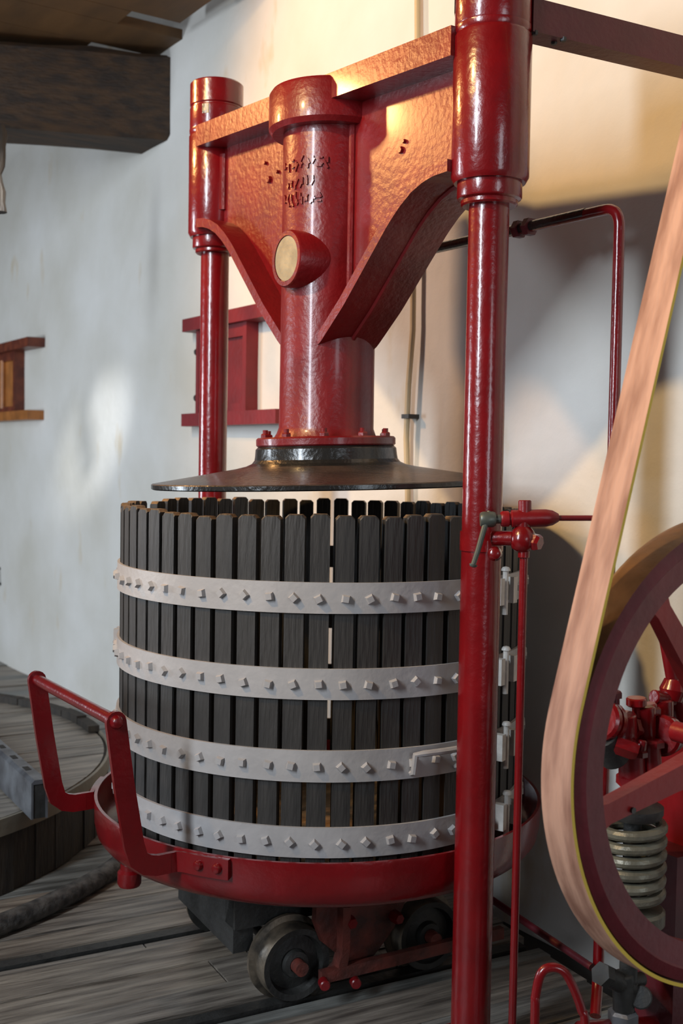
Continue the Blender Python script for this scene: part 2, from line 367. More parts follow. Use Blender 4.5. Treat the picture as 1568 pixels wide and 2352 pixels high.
# wall racks
def rack(name, label, za, zb_, ya, yb, posts, m, mg, cross=False):
    """ya<yb extent in y; za/zb bottom/top of rails"""
    x = wallx((ya + yb) / 2) - 0.012
    r = empty(name, (x, (ya + yb) / 2, za), label, 'wall rack')
    for z, nm in ((za, 'lower_rail'), (zb_, 'upper_rail')):
        bm = nb(); box(bm, (x - 0.085, ya, z), (x + 0.03, yb, z + 0.062)); finish(nm, bm, m if nm == 'upper_rail' else mg, r, smooth=0, bevel=0.008)
    for (a, b) in posts:
        bm = nb(); box(bm, (x - 0.055, a, za + 0.062), (x + 0.03, a + 0.035, zb_)); box(bm, (x - 0.055, b - 0.035, za + 0.062), (x + 0.03, b, zb_))
        box(bm, (x - 0.05, a + 0.035, za + 0.062), (x + 0.03, b - 0.035, za + 0.10)); box(bm, (x - 0.05, a + 0.035, zb_ - 0.06), (x + 0.03, b - 0.035, zb_))
        finish('post_frame', bm, m, r, smooth=0, bevel=0.004, seg=1)
        bm = nb(); box(bm, (x - 0.030, a + 0.035, za + 0.10), (x + 0.03, b - 0.035, zb_ - 0.06)); finish('post_panel', bm, mg, r, smooth=0)
        if cross:
            for yk in (a + (b - a) * 0.40, a + (b - a) * 0.65):
                bm = nb(); cyl(bm, (x - 0.04, yk, za + 0.09), (x - 0.04, yk, zb_ - 0.05), 0.022, 14); finish('bar', bm, mg, r)
        for z in (za + 0.14, zb_ - 0.10):
            bm = nb(); cyl(bm, (x - 0.035, b, z), (x - 0.035, b + 0.028, z), 0.018, 12); finish('peg', bm, M['darkiron'], r)
    return r
rack('wall_rack', 'dark red wooden wall rack partly hidden behind a press column', 1.665, 2.13, 1.30, 2.235, [(1.625, 2.14)], M['rack_red'], M['rack_red'])
rack('wall_rack', 'red-brown varnished wooden wall rack under the thick oak beam', 1.74, 2.215, 4.41, 5.9, [(4.79, 5.55)], M['rack_brown'], M['rack_gold'], True)
# small hook on wall at far left
h0 = onw(2, 1325, 0.0)
bm = nb(); tube(bm, bendpath([h0 + Vector((0.01, 0.02, 0.06)), h0 + Vector((-0.06, 0.02, 0.06)), h0 + Vector((-0.06, 0.0, -0.05)), h0 + Vector((0.01, 0.0, -0.05))], 0.015, 4), 0.010, 8)
tag(finish('wall_hook', bm, M['darkiron']), 'small dark iron staple on the white wall', 'hook')

# ================================================================== WINE PRESS
press = empty('wine_press', (0, 0, 0), 'tall glossy red iron wine press with two columns and crosshead', 'wine press')
CY = 0.744; KS = 0.062
SPX, SPY = 0.0, -0.012
for s in (-1, 1):
    zo = KS * s * CY; y = s * CY
    bm = nb()
    lathe(bm, [(0, -0.02), (0.05, -0.02), (0.05, 2.21 + zo), (0, 2.21 + zo)], (0, 0, 1), (0, y, 0), 48)
    c = finish('column', bm, M['red'], press)
    bm = nb(); lathe(bm, [(0.05, 0), (0.095, 0), (0.10, 0.02), (0.10, 0.05), (0.06, 0.07), (0.05, 0.07)], (0, 0, 1), (0, y, -0.01), 40)
    finish('column_foot', bm, M['red'], c)
    bm = nb(); lathe(bm, [(0.05, 2.192 + zo), (0.066, 2.192 + zo), (0.070, 2.196 + zo), (0.070, 2.205 + zo), (0.078, 2.209 + zo), (0.080, 2.213 + zo), (0.080, 2.248 + zo), (0.05, 2.248 + zo)], (0, 0, 1), (0, y, 0), 48)
    finish('lower_collar', bm, M['red'], c)
    # nut / cap on top, two stacked rings with a tommy-bar hole
    t0 = 2.622 + zo
    bm = nb(); lathe(bm, [(0, t0), (0.092, t0), (0.094, t0 + 0.004), (0.094, t0 + 0.072), (0.090, t0 + 0.076), (0.090, t0 + 0.080), (0.094, t0 + 0.084), (0.094, t0 + 0.158), (0.088, t0 + 0.164), (0.05, t0 + 0.164), (0.046, t0 + 0.15), (0, t0 + 0.15)], (0, 0, 1), (0, y, 0), 48)
    nut = finish('column_nut', bm, M['red'], press)
    dv = (CAM - Vector((0, y, 0))); dv.z = 0; dv.normalize(); 
    ang0 = math.atan2(dv.y, dv.x) - (0.42 if s > 0 else -0.5)
    for k in range(3):
        a = ang0 + k * 2 * PI / 3; dd = Vector((math.cos(a), math.sin(a), 0)); tt = Vector((-dd.y, dd.x, 0))
        mw = Matrix(((dd.x, tt.x, 0, dd.x * 0.094), (dd.y, tt.y, 0, y + dd.y * 0.094), (0, 0, 1, t0 + 0.055), (0, 0, 0, 1)))
        bm = nb(); box(bm, (-0.01, -0.012, -0.016), (0.0012, 0.012, 0.016), mw); finish('bar_hole', bm, M['black'], nut, smooth=0)

# crosshead casting: web, flanges, sockets
def lowz(ay):
    tab = [(0.0, 1.80), (0.12, 1.862), (0.24, 1.962), (0.36, 2.078), (0.45, 2.165), (0.50, 2.205), (0.55, 2.236), (0.60, 2.256), (0.645, 2.266), (0.70, 2.270), (0.80, 2.268)]
    for (a, za), (b, zb2) in zip(tab, tab[1:]):
        if ay <= b: return za + (zb2 - za) * (ay - a) / (b - a)
    return tab[-1][1]
FW = 0.10; TOPZ = 2.620; TT = 0.072
ch = None
bm = nb()
ys = [0.10 + (0.70 - 0.10) * i / 40 for i in range(41)]
for s in (-1, 1):
    lo = [(s * a + SPY * (1 - a / 0.744), lowz(a) + KS * s * a) for a in ys]
    # web
    pts = [Vector((-0.014, y, z + 0.01)) for y, z in lo] + [Vector((-0.014, s * 0.70, TOPZ - 0.02 + KS * s * 0.70)), Vector((-0.014, s * 0.10, TOPZ - 0.02 + KS * s * 0.1))]
    prism(bm, pts, (0.028, 0, 0))
web = finish('crosshead_web', bm, M['red_cast'], press, smooth=25)
for s in (-1, 1):
    lo = [(s * a + SPY * (1 - a / 0.744), lowz(a) + KS * s * a) for a in ys]
    T = 0.030
    # lower flange
    nrm = []
    for i, (y, z) in enumerate(lo):
        p, q = lo[max(i - 1, 0)], lo[min(i + 1, len(lo) - 1)]
        dy, dz = q[0] - p[0], q[1] - p[1]; L = math.hypot(dy, dz); ny_, nz_ = -dz / L, dy / L
        if nz_ < 0: ny_, nz_ = -ny_, -nz_
        nrm.append((ny_, nz_))
    pts = [Vector((-FW, y, z)) for y, z in lo] + [Vector((-FW, y + n_[0] * T, z + n_[1] * T)) for (y, z), n_ in reversed(list(zip(lo, nrm)))]
    bm = nb(); prism(bm, pts, (2 * FW, 0, 0)); finish('lower_flange', bm, M['red_cast'], web, smooth=30, bevel=0.008, seg=2)
    # fillet seam under the flange
    bm = nb(); tube(bm, [Vector((0.0, y, z - 0.001)) for y, z in lo], 0.008, 6); finish('casting_seam', bm, M['red_cast'], web)
    # top flange
    a0, a1 = 0.13, 0.705
    pts = [Vector((-FW, s * a0, TOPZ + KS * s * a0)), Vector((-FW, s * a1, TOPZ + KS * s * a1)), Vector((-FW, s * a1, TOPZ - TT + KS * s * a1)), Vector((-FW, s * a0, TOPZ - TT + KS * s * a0))]
    bm = nb(); prism(bm, pts, (2 * FW, 0, 0)); finish('top_flange', bm, M['red_cast'], web, smooth=30, bevel=0.007, seg=2)
    # socket around the column
    zo = KS * s * CY
    bm = nb(); lathe(bm, [(0.05, 2.248 + zo), (0.088, 2.248 + zo), (0.096, 2.262 + zo), (0.096, 2.598 + zo), (0.092, 2.606 + zo), (0.095, 2.612 + zo), (0.095, 2.622 + zo), (0.05, 2.622 + zo)], (0, 0, 1), (0, s * CY, 0), 48)
    finish('column_socket', bm, M['red'], web)
    # fillet web-socket
    bm = nb(); tube(bm, [Vector((-0.016, s * 0.652, 2.33 + zo)), Vector((-0.016, s * 0.652, 2.52 + zo))], 0.016, 10); finish('fillet', bm, M['red_cast'], web)
# small lugs and bolts on the web
for px, py in ((620, 413), (612, 375), (640, 395)):
    p = onx(px, py, -0.014); bm = nb(); hexbolt(bm, p + Vector((0.004, 0, 0)), (-1, 0, 0), 0.012 if px == 620 else 0.006, 0.014); finish('web_bolt', bm, M['red_cast'], web)
for px, py in ((922, 345), (930, 325)):
    p = onx(px, py, -0.014); bm = nb(); hexbolt(bm, p + Vector((0.004, 0, 0)), (-1, 0, 0), 0.010 if px == 922 else 0.006, 0.012); finish('web_bolt', bm, M['red_cast'], web)

# ram cylinder with collar, boss, raised casting marks
S0 = Vector((SPX, SPY, 0))
bm = nb(); lathe(bm, [(0, 1.575), (0.160, 1.575), (0.150, 1.592), (0.1435, 1.61), (0.1425, 1.80), (0.1425, 2.52), (0, 2.52)], (0, 0, 1), S0, 64)
ram = finish('ram_cylinder', bm, M['red_cast'], press)
bm = nb(); lathe(bm, [(0.14, 2.478), (0.175, 2.478), (0.186, 2.492), (0.186, 2.592), (0.178, 2.604), (0.12, 2.606), (0.11, 2.59), (0.11, 2.55), (0, 2.55)], (0, 0, 1), S0, 64)
finish('ram_collar', bm, M['red_cast'], ram)
for s in (-1, 1):
    bm = nb(); tube(bm, [Vector((-0.016, SPY + s * 0.143, 1.95)), Vector((-0.016, SPY + s * 0.143, 2.48))], 0.013, 10); finish('fillet', bm, M['red_cast'], ram)
bc = onx(660, 594, -0.168)
bm = nb(); lathe(bm, [(0, 0.0), (0.066, 0.0), (0.066, -0.006), (0.079, -0.006), (0.083, 0.0), (0.083, 0.16), (0, 0.16)], (1, 0, 0), (bc.x, bc.y, bc.z), 40)
boss = finish('round_boss', bm, M['red_cast'], ram)
bm = nb(); lathe(bm, [(0, -0.004), (0.064, -0.004), (0.064, 0.004), (0, 0.004)], (1, 0, 0), (bc.x, bc.y, bc.z), 36)
o = finish('boss_cover_disc', bm, M['disc'], boss); o['label'] = 'dull brass-grey disc'
# raised casting marks: three short rows of relief strokes, worn beyond reading
rng = random.Random(4)
for zrow, n_, hh in ((2.372, 9, 0.036), (2.318, 6, 0.026), (2.268, 8, 0.036)):
    bm = nb()
    for i in range(n_):
        aa = math.radians(172 + i * (7.6 if n_ != 6 else 8.0) + (6 if n_ == 6 else 0))
        for k in range(rng.choice((2, 2, 3))):
            a = aa + rng.uniform(-0.028, 0.028); z = zrow + rng.uniform(-hh * .35, hh * .35); til = rng.choice((0, 0, 1.57, 0.5, -0.5))
            L = rng.uniform(0.014, 0.026) if abs(til) < 1 else rng.uniform(0.010, 0.016)
            mw = Matrix.Translation(S0 + Vector((math.cos(a) * 0.1425, math.sin(a) * 0.1425, z))) @ Matrix.Rotation(a, 4, 'Z') @ Matrix.Rotation(til, 4, 'X')
            box(bm, (-0.004, -0.0028, -L / 2), (0.0045, 0.0028, L / 2), mw)
    finish('casting_mark', bm, M['red_cast'], ram, smooth=30, bevel=0.001, seg=1)

# pressure plate: red flange, black hub and cone; it hangs slightly out of level
axv = Vector((SA, CA, 0))
TILT = Matrix.Translation(Vector((S0.x, S0.y, 1.56))) @ Matrix.Rotation(-0.033, 4, axv) @ Matrix.Translation(-Vector((S0.x, S0.y, 1.56)))
bm = nb(); lathe(bm, [(0, 1.556), (0.207, 1.556), (0.211, 1.560), (0.211, 1.578), (0.206, 1.583), (0.12, 1.583), (0, 1.583)], (0, 0, 1), S0, 64); bm.transform(TILT)
pf = finish('plate_flange', bm, M['red_cast'], press)
bm = nb(); lathe(bm, [(0, 1.556), (0.205, 1.556), (0.213, 1.548), (0.215, 1.528), (0.217, 1.516), (0.225, 1.506), (0.243, 1.498), (0.275, 1.491), (0.40, 1.471), (0.523, 1.452), (0.526, 1.449), (0.526, 1.438), (0.522, 1.435), (0.2, 1.435), (0, 1.435)], (0, 0, 1), S0, 96,
                mis=[0, 0, 0, 0, 0, 0, 1, 1, 1, 1, 0, 0, 0, 0]); bm.transform(TILT)
finish('pressure_plate', bm, [M['black'], M['plate']], press, smooth=25)
for k in range(10):
    a = math.radians(20 + 36 * k); p = TILT @ (S0 + Vector((math.cos(a) * 0.188, math.sin(a) * 0.188, 1.582)))
    bm = nb(); hexbolt(bm, p, (0, 0, 1), 0.015, 0.013); cyl(bm, p, p + Vector((0, 0, 0.024)), 0.008, 10); finish('flange_bolt', bm, M['red_cast'], pf, smooth=25)

# ================================================================== BASKET
basket = empty('press_basket', (0, 0, 0.41), 'large round slatted basket of dark wooden staves with grey riveted bands', 'press basket')
NS = 60; RO = 0.6045
vdir = math.atan2(-CA, -SA)
f733 = oncyl(733, 1400, RO); PH = math.atan2(f733.y, f733.x)
def stave_mesh(seed):
    r = random.Random(seed); bm = nb()
    w = 0.0490 + r.uniform(-0.002, 0.0015); t = 0.028; zt = 1.372 + r.uniform(-0.006, 0.006); zb2 = 0.415; c = 0.008
    prof = [(-w / 2, zb2), (w / 2, zb2), (w / 2, zt - c), (w / 2 - c, zt), (-w / 2 + c, zt), (-w / 2, zt - c)]
    A = [bm.verts.new((0, y, z)) for y, z in prof]; B = [bm.verts.new((-t, y, z)) for y, z in prof]
    bm.faces.new(A); bm.faces.new(B[::-1])
    for i in range(6):
        f = bm.faces.new([A[i], B[i], B[(i + 1) % 6], A[(i + 1) % 6]]); f.material_index = 1 if i in (2, 3, 4) else 0
    es = [e for e in bm.edges if abs(e.verts[0].co.x - e.verts[1].co.x) < 1e-5 and e.verts[0].co.x > -1e-4 and min(e.verts[0].co.z, e.verts[1].co.z) > 0.5]
    bmesh.ops.bevel(bm, geom=es, offset=0.003, segments=1, affect='EDGES')
    for f in bm.faces:
        if f.calc_center_median().z < 1.2 and f.calc_area() > 0.01: f.material_index = 0
    bmesh.ops.recalc_face_normals(bm, faces=bm.faces[:])
    me = bpy.data.meshes.new('stave'); bm.to_mesh(me); bm.free(); me.materials.append(M['stave']); me.materials.append(M['stave_top']); return me
smesh = [stave_mesh(i) for i in range(7)]
gp = ray(347, 1160); ga = gp.x ** 2 + gp.y ** 2; gb = 2 * (CAM.x * gp.x + CAM.y * gp.y); gc = CAM.x ** 2 + CAM.y ** 2 - (RO - 0.014) ** 2
gh = CAM + gp * ((-gb + math.sqrt(gb * gb - 4 * ga * gc)) / (2 * ga)); AG = math.atan2(gh.y, gh.x)      # missing stave at the joint
for k in range(NS):
    if abs((PH + 2 * PI * k / NS - AG + PI) % (2 * PI) - PI) < PI / NS: continue
    a = PH + 2 * PI * k / NS + random.uniform(-0.004, 0.004)
    mw = Matrix.Translation((-0.0, 0, random.uniform(-0.004, 0.004) )) @ Matrix.Rotation(a, 4, 'Z') @ Matrix.Translation((RO, 0, 0)) @ Matrix.Rotation(random.uniform(-0.02, 0.02), 4, 'Z')
    basket_loc = basket.location
    mesh_inst('stave', random.choice(smesh), basket, mw)
bm = nb()
for sx in (1,): box(bm, (0, -0.0105, -0.0105), (0.0125, 0.0105, 0.0105), Matrix.Rotation(0.35, 4, 'X'))
for v in bm.verts:
    if v.co.x > 0.005: v.co.y *= 0.72; v.co.z *= 0.72
rivet_o = finish('rivet_src', bm, M['band'], None, smooth=30, bevel=0.0025, seg=2); rivet_me = rivet_o.data; bpy.data.objects.remove(rivet_o)
BZ = [(1.1285, 1.207), (0.909, 0.988), (0.698, 0.779), (0.503, 0.581)]
TB = 0.0085
for bi, (za, zb2) in enumerate(BZ):
    bm = nb(); lathe(bm, [(RO + 0.0005, za), (RO + TB, za), (RO + TB, zb2), (RO + 0.0005, zb2), (RO + 0.0005, za)], (0, 0, 1), (0, 0, 0), 120)
    band = finish('band', bm, M['band'], basket, smooth=30)
    for k in range(NS):
        a = PH + 2 * PI * k / NS
        d = math.cos(a - vdir)
        if d < -0.35: continue
        mw = Matrix.Rotation(a, 4, 'Z') @ Matrix.Translation((RO + TB - 0.001, random.uniform(-.003, .003), (za + zb2) / 2 + random.uniform(-.003, .003))) @ Matrix.Rotation(random.uniform(-0.6, 0.6), 4, 'X')
        mesh_inst('rivet', rivet_me, band, mw)
    # hinge lugs on the right-hand joint
    hp = oncyl(1150, 1345 + 200 * bi, RO + TB); ah = math.atan2(hp.y, hp.x); zm = (za + zb2) / 2
    for off in (-0.055, 0.02):
        R0 = Matrix.Rotation(ah, 4, 'Z') @ Matrix.Translation((RO + TB, off, zm))
        bm = nb(); box(bm, (-0.004, -0.002, -0.036), (0.030, 0.020, 0.036), R0); lug = finish('hinge_lug', bm, M['white_metal'], band, smooth=30, bevel=0.006)
    bm = nb(); box(bm, (-0.002, -0.022, -0.05), (0.05, 0.012, 0.05), Matrix.Rotation(ah, 4, 'Z') @ Matrix.Translation((RO + TB, -0.006, zm)) @ Matrix.Scale(0.5, 4)); finish('hinge_gap_plate', bm, M['darkiron'], band, smooth=0, bevel=0.004)
    bm = nb(); c0 = Matrix.Rotation(ah, 4, 'Z') @ Vector((RO + TB + 0.020, -0.012, zm - 0.065)); cyl(bm, c0, c0 + Vector((0, 0, 0.12)), 0.008, 10); dome(bm, c0 + Vector((0, 0, 0.12)), (0, 0, 1), 0.013, 0.012); finish('hinge_pin', bm, M['white_metal'], band)
    if bi == 1:
        al = math.atan2(SA, -CA) - 0.06
        for off in (-0.03, 0.008):
            bm = nb(); box(bm, (-0.004, 0, -0.036), (0.024, 0.018, 0.036), Matrix.Rotation(al, 4, 'Z') @ Matrix.Translation((RO + TB, off, zm))); finish('joint_lug', bm, M['band'], band, smooth=30, bevel=0.003)
        bm = nb(); c0 = Matrix.Rotation(al, 4, 'Z') @ Vector((RO + TB + 0.014, -0.05, zm)); c1 = Matrix.Rotation(al, 4, 'Z') @ Vector((RO + TB + 0.014, 0.05, zm)); cyl(bm, c0, c1, 0.006, 8); finish('joint_bolt', bm, M['band'], band)
    if bi == 2:
        A_ = oncyl(945, 1760, RO + TB); B_ = oncyl(1047, 1745, RO + TB); aA = math.atan2(A_.y, A_.x); aB = math.atan2(B_.y, B_.x)
        P = lambda a, r, z: Vector((math.cos(a) * r, math.sin(a) * r, z))
        bm = nb()
        am = [aA + (aB - aA) * i / 8 for i in range(9)]
        pts = [P(aA, RO + TB, 0.712), P(aA, RO + TB + 0.012, 0.715), P(aA, RO + TB + 0.022, 0.765)] + [P(a, RO + TB + 0.030, 0.768) for a in am[1:-1]] + [P(aB, RO + TB + 0.022, 0.765), P(aB, RO + TB + 0.012, 0.715), P(aB, RO + TB, 0.712)]
        tube(bm, pts, 0.0085, 8); finish('staple_handle', bm, M['band'], band)

# ================================================================== TROLLEY TRAY
trolley = empty('press_trolley', (0, 0.04, 0), 'low red wheeled tray with upright push handle under the basket', 'trolley')
RP = 0.676
bm = nb()
lathe(bm, [(0, 0.372), (0.56, 0.372), (0.62, 0.378), (0.652, 0.392), (0.668, 0.412), (0.674, 0.44), (RP, 0.505), (RP - 0.001, 0.511), (RP - 0.010, 0.511), (RP - 0.012, 0.505), (0.660, 0.44), (0.64, 0.415), (0.60, 0.405), (0, 0.402)], (0, 0, 1), (0, 0, 0), 120)
tray = finish('tray', bm, M['red'], trolley, smooth=40)
bm = nb(); lathe(bm, [(0, 0.4025), (0.575, 0.4025), (0.575, 0.411), (0, 0.411)], (0, 0, 1), (0, 0, 0), 72); finish('tray_floor', bm, M['tray_wood'], tray)
# push handle
for s in (-1, 1):
    y = 0.3 * s; t = 0.014
    tp = [(-0.785, 0.862), (-0.762, 0.70), (-0.735, 0.545), (-0.722, 0.505), (-0.700, 0.488), (-0.672, 0.481), (-0.635, 0.481)]
    w = 0.052; ctr = [Vector((x, 0, z)) for x, z in tp]; L = []; Rr = []
    for i, p in enumerate(ctr):
        d = (ctr[min(i + 1, 6)] - ctr[max(i - 1, 0)]).normalized(); n_ = Vector((-d.z, 0, d.x)); L.append(p + n_ * w / 2); Rr.append(p - n_ * w / 2)
    # rounded top
    d0 = (ctr[0] - ctr[1]).normalized(); n0 = Vector((d0.z, 0, -d0.x))
    cap = [ctr[0] + (n0 * math.cos(a) * -1 + d0 * math.sin(a)) * w / 2 for a in [PI * i / 8 for i in range(1, 8)]]
    if (cap[0] - L[0]).length > (cap[-1] - L[0]).length: cap = cap[::-1]
    poly = [Vector((p.x, y - t / 2, p.z)) for p in (cap[::-1] + [])]
    ring = L[::-1] + cap + Rr
    bm = nb(); prism(bm, [Vector((p.x, y - t / 2, p.z)) for p in ring], (0, t, 0)); arm = finish('handle_arm', bm, M['red'], trolley, smooth=30, bevel=0.003)
    # foot bent round the tray and bolted on
    pts = []
    a0 = math.atan2(0.3 * s, -0.612); a1 = math.atan2(0.43 * s, -0.535)
    for i in range(4): pts.append(Vector((-0.650 + 0.012 * i, y, 0.481)))
    for i in range(1, 9):
        a = a0 + (a1 - a0) * i / 8; pts.append(Vector((math.cos(a) * (RP + 0.006), math.sin(a) * (RP + 0.006), 0.483)))
    bm = nb(); ribbon(bm, pts, [Vector((0, 0, 1))] * len(pts), w=0.052, t=0.013); finish('handle_foot', bm, M['red'], arm, smooth=30)
    for f_ in (0.45, 0.80):
        a = a0 + (a1 - a0) * f_; p = Vector((math.cos(a), math.sin(a), 0)) * (RP + 0.011); p.z = 0.484
        bm = nb(); dome(bm, p, (math.cos(a), math.sin(a), 0), 0.014, 0.016); finish('handle_bolt', bm, M['red'], arm)
    bm = nb(); dome(bm, (-0.785, y + s * t / 2, 0.862), (0, s, 0), 0.018, 0.015); finish('handle_rivet', bm, M['red'], arm)
bm = nb(); cyl(bm, (-0.785, -0.3, 0.862), (-0.785, 0.3, 0.862), 0.0165, 20); finish('handle_bar', bm, M['red'], trolley)
# drain stub
sp = ondepth(297, 2035, 3.22)
bm = nb(); lathe(bm, [(0, -0.06), (0.030, -0.06), (0.034, -0.052), (0.034, -0.02), (0.026, -0.012), (0.026, 0.10), (0, 0.10)], (0, 0, 1), (sp.x, sp.y, sp.z + 0.062), 20)
ds = finish('drain_spout', bm, M['red'], trolley)
bm = nb(); box(bm, (sp.x - 0.02, sp.y - 0.02, sp.z + 0.065), (sp.x + 0.12, sp.y + 0.03, sp.z + 0.095)); finish('spout_bracket', bm, M['red'], trolley, smooth=30, bevel=0.008)
# undercarriage
yn = nB; 
ROT = Matrix.Rotation(math.atan2(RAILDIR.y, RAILDIR.x), 4, 'Z')
for g in (nB + 0.085, nA - 0.085):
    bm = nb(); box(bm, (-0.36, g - 0.035, 0.20), (0.29, g + 0.035, 0.3715)); bm.transform(ROT); finish('side_beam', bm, M['darkiron'], trolley, smooth=0, bevel=0.006)
for x in (-0.36, 0.23):
    bm = nb(); box(bm, (x, nB + 0.06, 0.13 if x < 0 else 0.2), (x + 0.06, nA - 0.06, 0.3705)); bm.transform(ROT); finish('cross_beam', bm, M['darkiron'], trolley, smooth=0, bevel=0.006)
for x in (-0.205, 0.235):
    bm = nb(); cyl(bm, (x, nB - 0.06, 0.105), (x, nA + 0.06, 0.105), 0.018, 14); bm.transform(ROT); finish('axle', bm, M['darkiron'], trolley)
    for g, sgn in ((nB, -1), (nA, 1)):
        bm = nb()
        lathe(bm, [(0, -0.010), (0.022, -0.032), (0.036, -0.030), (0.040, -0.012), (0.076, -0.006), (0.084, -0.030), (0.101, -0.032), (0.103, -0.028), (0.104, 0.026), (0.120, 0.030), (0.120, 0.042), (0.085, 0.044), (0.04, 0.030), (0, 0.03)], (0, -sgn, 0), (x, g, 0.105), 40,
              mis=[1, 1, 1, 1, 1, 1, 0, 0, 0, 0, 1, 1, 1])
        bm.transform(ROT); wh = finish('wheel', bm, [M['wheel'], M['darkiron']], trolley, smooth=30)
        bm = nb(); cyl(bm, (x, g + sgn * 0.02, 0.105), (x, g + sgn * 0.065, 0.105), 0.020, 14); bm.transform(ROT); finish('hub_cap', bm, M['rust'], wh)
# hanging red brackets beside the near wheels (outlines read off the photo at the bracket's plane)
yb_ = -0.30
def polyY(pts, Y): return [ony(x, y, Y) for x, y in pts]
bm = nb(); prism(bm, polyY([(728, 2060), (725, 2120), (742, 2165), (785, 2200), (755, 2235), (735, 2252), (812, 2246), (835, 2222), (870, 2180), (905, 2130), (935, 2060)], yb_), (0, 0.022, 0))
finish('axle_bracket', bm, M['rust'], trolley, smooth=30, bevel=0.004)
bm = nb(); prism(bm, polyY([(788, 2085), (786, 2190), (776, 2228), (796, 2228), (803, 2190), (806, 2085)], yb_ - 0.03), (0, 0.035, 0)); finish('bracket_rib', bm, M['rust'], trolley, smooth=30, bevel=0.004)
for px, py in ((805, 2118), (912, 2108)):
    p = ony(px, py, yb_ - 0.02); bm = nb(); hexbolt(bm, p + Vector((0, 0.03, 0)), (0, -1, 0), 0.018, 0.045); finish('bracket_bolt', bm, M['red_satin'], trolley)
p0 = ony(735, 2244, yb_ - 0.015); p1 = p0 + RAILDIR * 0.62 + Vector((0, 0, 0.012))
bm = nb(); ribbon(bm, [p0, p1], [Vector((0, 0, 1))] * 2, w=0.034, t=0.022); finish('scraper_bar', bm, M['rust'], trolley, smooth=0)
for px, py in ((741, 2254), (812, 2250)):
    p = ony(px, py, yb_ - 0.026); bm = nb(); cyl(bm, p, p + Vector((-0.01, -0.03, 0)), 0.015, 14, cham=0.003); finish('scraper_bolt', bm, M['red_satin'], trolley)

# ================================================================== TIE BEAM from near column to wall
zt = 2.60
t0_ = Vector((0.06, -0.79, zt)); t1_ = Vector((wallx(-0.85) + 0.03, -0.855, zt))
dT = (t1_ - t0_).normalized(); sT = dT.cross(Vector((0, 0, 1))).normalized()
bm = nb()
def chan(p): return [p + sT * a + Vector((0, 0, b)) for a, b in ((0.035, 0.04), (0.035, -0.04), (-0.035, -0.04), (-0.035, 0.04), (-0.027, 0.04), (-0.027, -0.030), (0.027, -0.030), (0.027, 0.04))]
prism(bm, chan(t0_), t1_ - t0_)
tie = finish('tie_beam', bm, M['maroon'], smooth=0); tag(tie, 'dark red steel channel tying the press column to the wall', 'steel channel')
for px, py in ((1272, 97), (1293, 90), (1228, 75)):
    p = onz(px, py, zt - 0.04); bm = nb(); hexbolt(bm, p + Vector((0, 0, 0.004)), (0, 0, -1), 0.008, 0.010); finish('bolt', bm, M['darkiron'], tie)

# ================================================================== VALVE ON NEAR COLUMN
q = 2.70
P = lambda x, y, dq=0: ondepth(x, y, q + dq)
valve = empty('needle_valve', P(1200, 1200), 'small red needle valve with dark lever clamped on the press column', 'valve')
bm = nb(); lathe(bm, [(0.0503, -0.024), (0.054, -0.024), (0.054, 0.024), (0.0503, 0.024), (0.0503, -0.024)], (0, 0, 1), (0, -CY, 1.32), 36); finish('column_clamp', bm, M['red'], valve)
bm = nb(); a = P(1150, 1192); b = P(1282, 1189)
d = b - a; Lb = d.length
lathe(bm, [(0, 0), (0.017, 0), (0.019, 0.004), (0.019, 0.018), (0.016, 0.020), (0.016, 0.024), (0.021, 0.026), (0.021, Lb - 0.030), (0.018, Lb - 0.014), (0.010, Lb), (0, Lb)], d, a, 20); finish('valve_body', bm, M['red_satin'], valve)
bm = nb(); cyl(bm, P(1205, 1192), P(1205, 1149), 0.0155, 16, cham=0.002); finish('top_stub', bm, M['red_satin'], valve)
bm = nb(); cyl(bm, P(1118, 1193), P(1152, 1192), 0.011, 12); lathe(bm, [(0, -0.018), (0.016, -0.018), (0.019, -0.012), (0.019, 0.012), (0.016, 0.018), (0, 0.018)], d, P(1120, 1193), 16)
lv = finish('valve_stem', bm, M['lever'], valve)
bm = nb(); tube(bm, [P(1124, 1175), P(1112, 1212, -0.01), P(1098, 1262, -0.015), P(1086, 1298, -0.02)], [0.006, 0.007, 0.0065, 0.006], 10); dome(bm, P(1087, 1296, -0.02), P(1085, 1304, -0.02) - P(1087, 1296, -0.02), 0.010, 0.008); finish('lever', bm, M['lever'], lv)
bm = nb()
bc_ = P(1200, 1238); lathe(bm, [(0, -0.032), (0.016, -0.030), (0.026, -0.022), (0.032, -0.008), (0.032, 0.004), (0.026, 0.020), (0.017, 0.030), (0.017, 0.05), (0, 0.05)], (0, 0, 1), bc_, 24); finish('ball_body', bm, M['red'], valve)
bm = nb(); hexbolt(bm, P(1212, 1241), P(1240, 1248, -0.02) - P(1212, 1241), 0.021, 0.034); finish('side_nut', bm, M['red'], valve, smooth=20)
bm = nb(); cyl(bm, P(1128, 1236, 0.02), P(1180, 1237), 0.018, 16, cham=0.003); finish('link_pipe', bm, M['red'], valve)
bm = nb(); dome(bm, P(1136, 1272, 0.01), P(1138, 1272, -0.04) - P(1136, 1272, 0.01), 0.018, 0.035, 16); finish('clamp_bolt', bm, M['red'], valve)
bm = nb(); cyl(bm, P(1203, 1262), P(1202, 1282), 0.014, 14, cham=0.002); finish('pipe_nut', bm, M['red'], valve)
pt = P(1203, 1268)
bm = nb(); tube(bm, [pt, Vector((pt.x, pt.y, 0.0))], 0.0098, 14)
tag(finish('vertical_pipe', bm, M['red']), 'thin straight red pipe dropping from the needle valve to the floor', 'pipe')
a = P(1278, 1190); dirp = Vector((1, -0.12, 0)).normalized()
bm = nb(); tube(bm, [a, P(1402, 1190, 0.03)], 0.0068, 12)
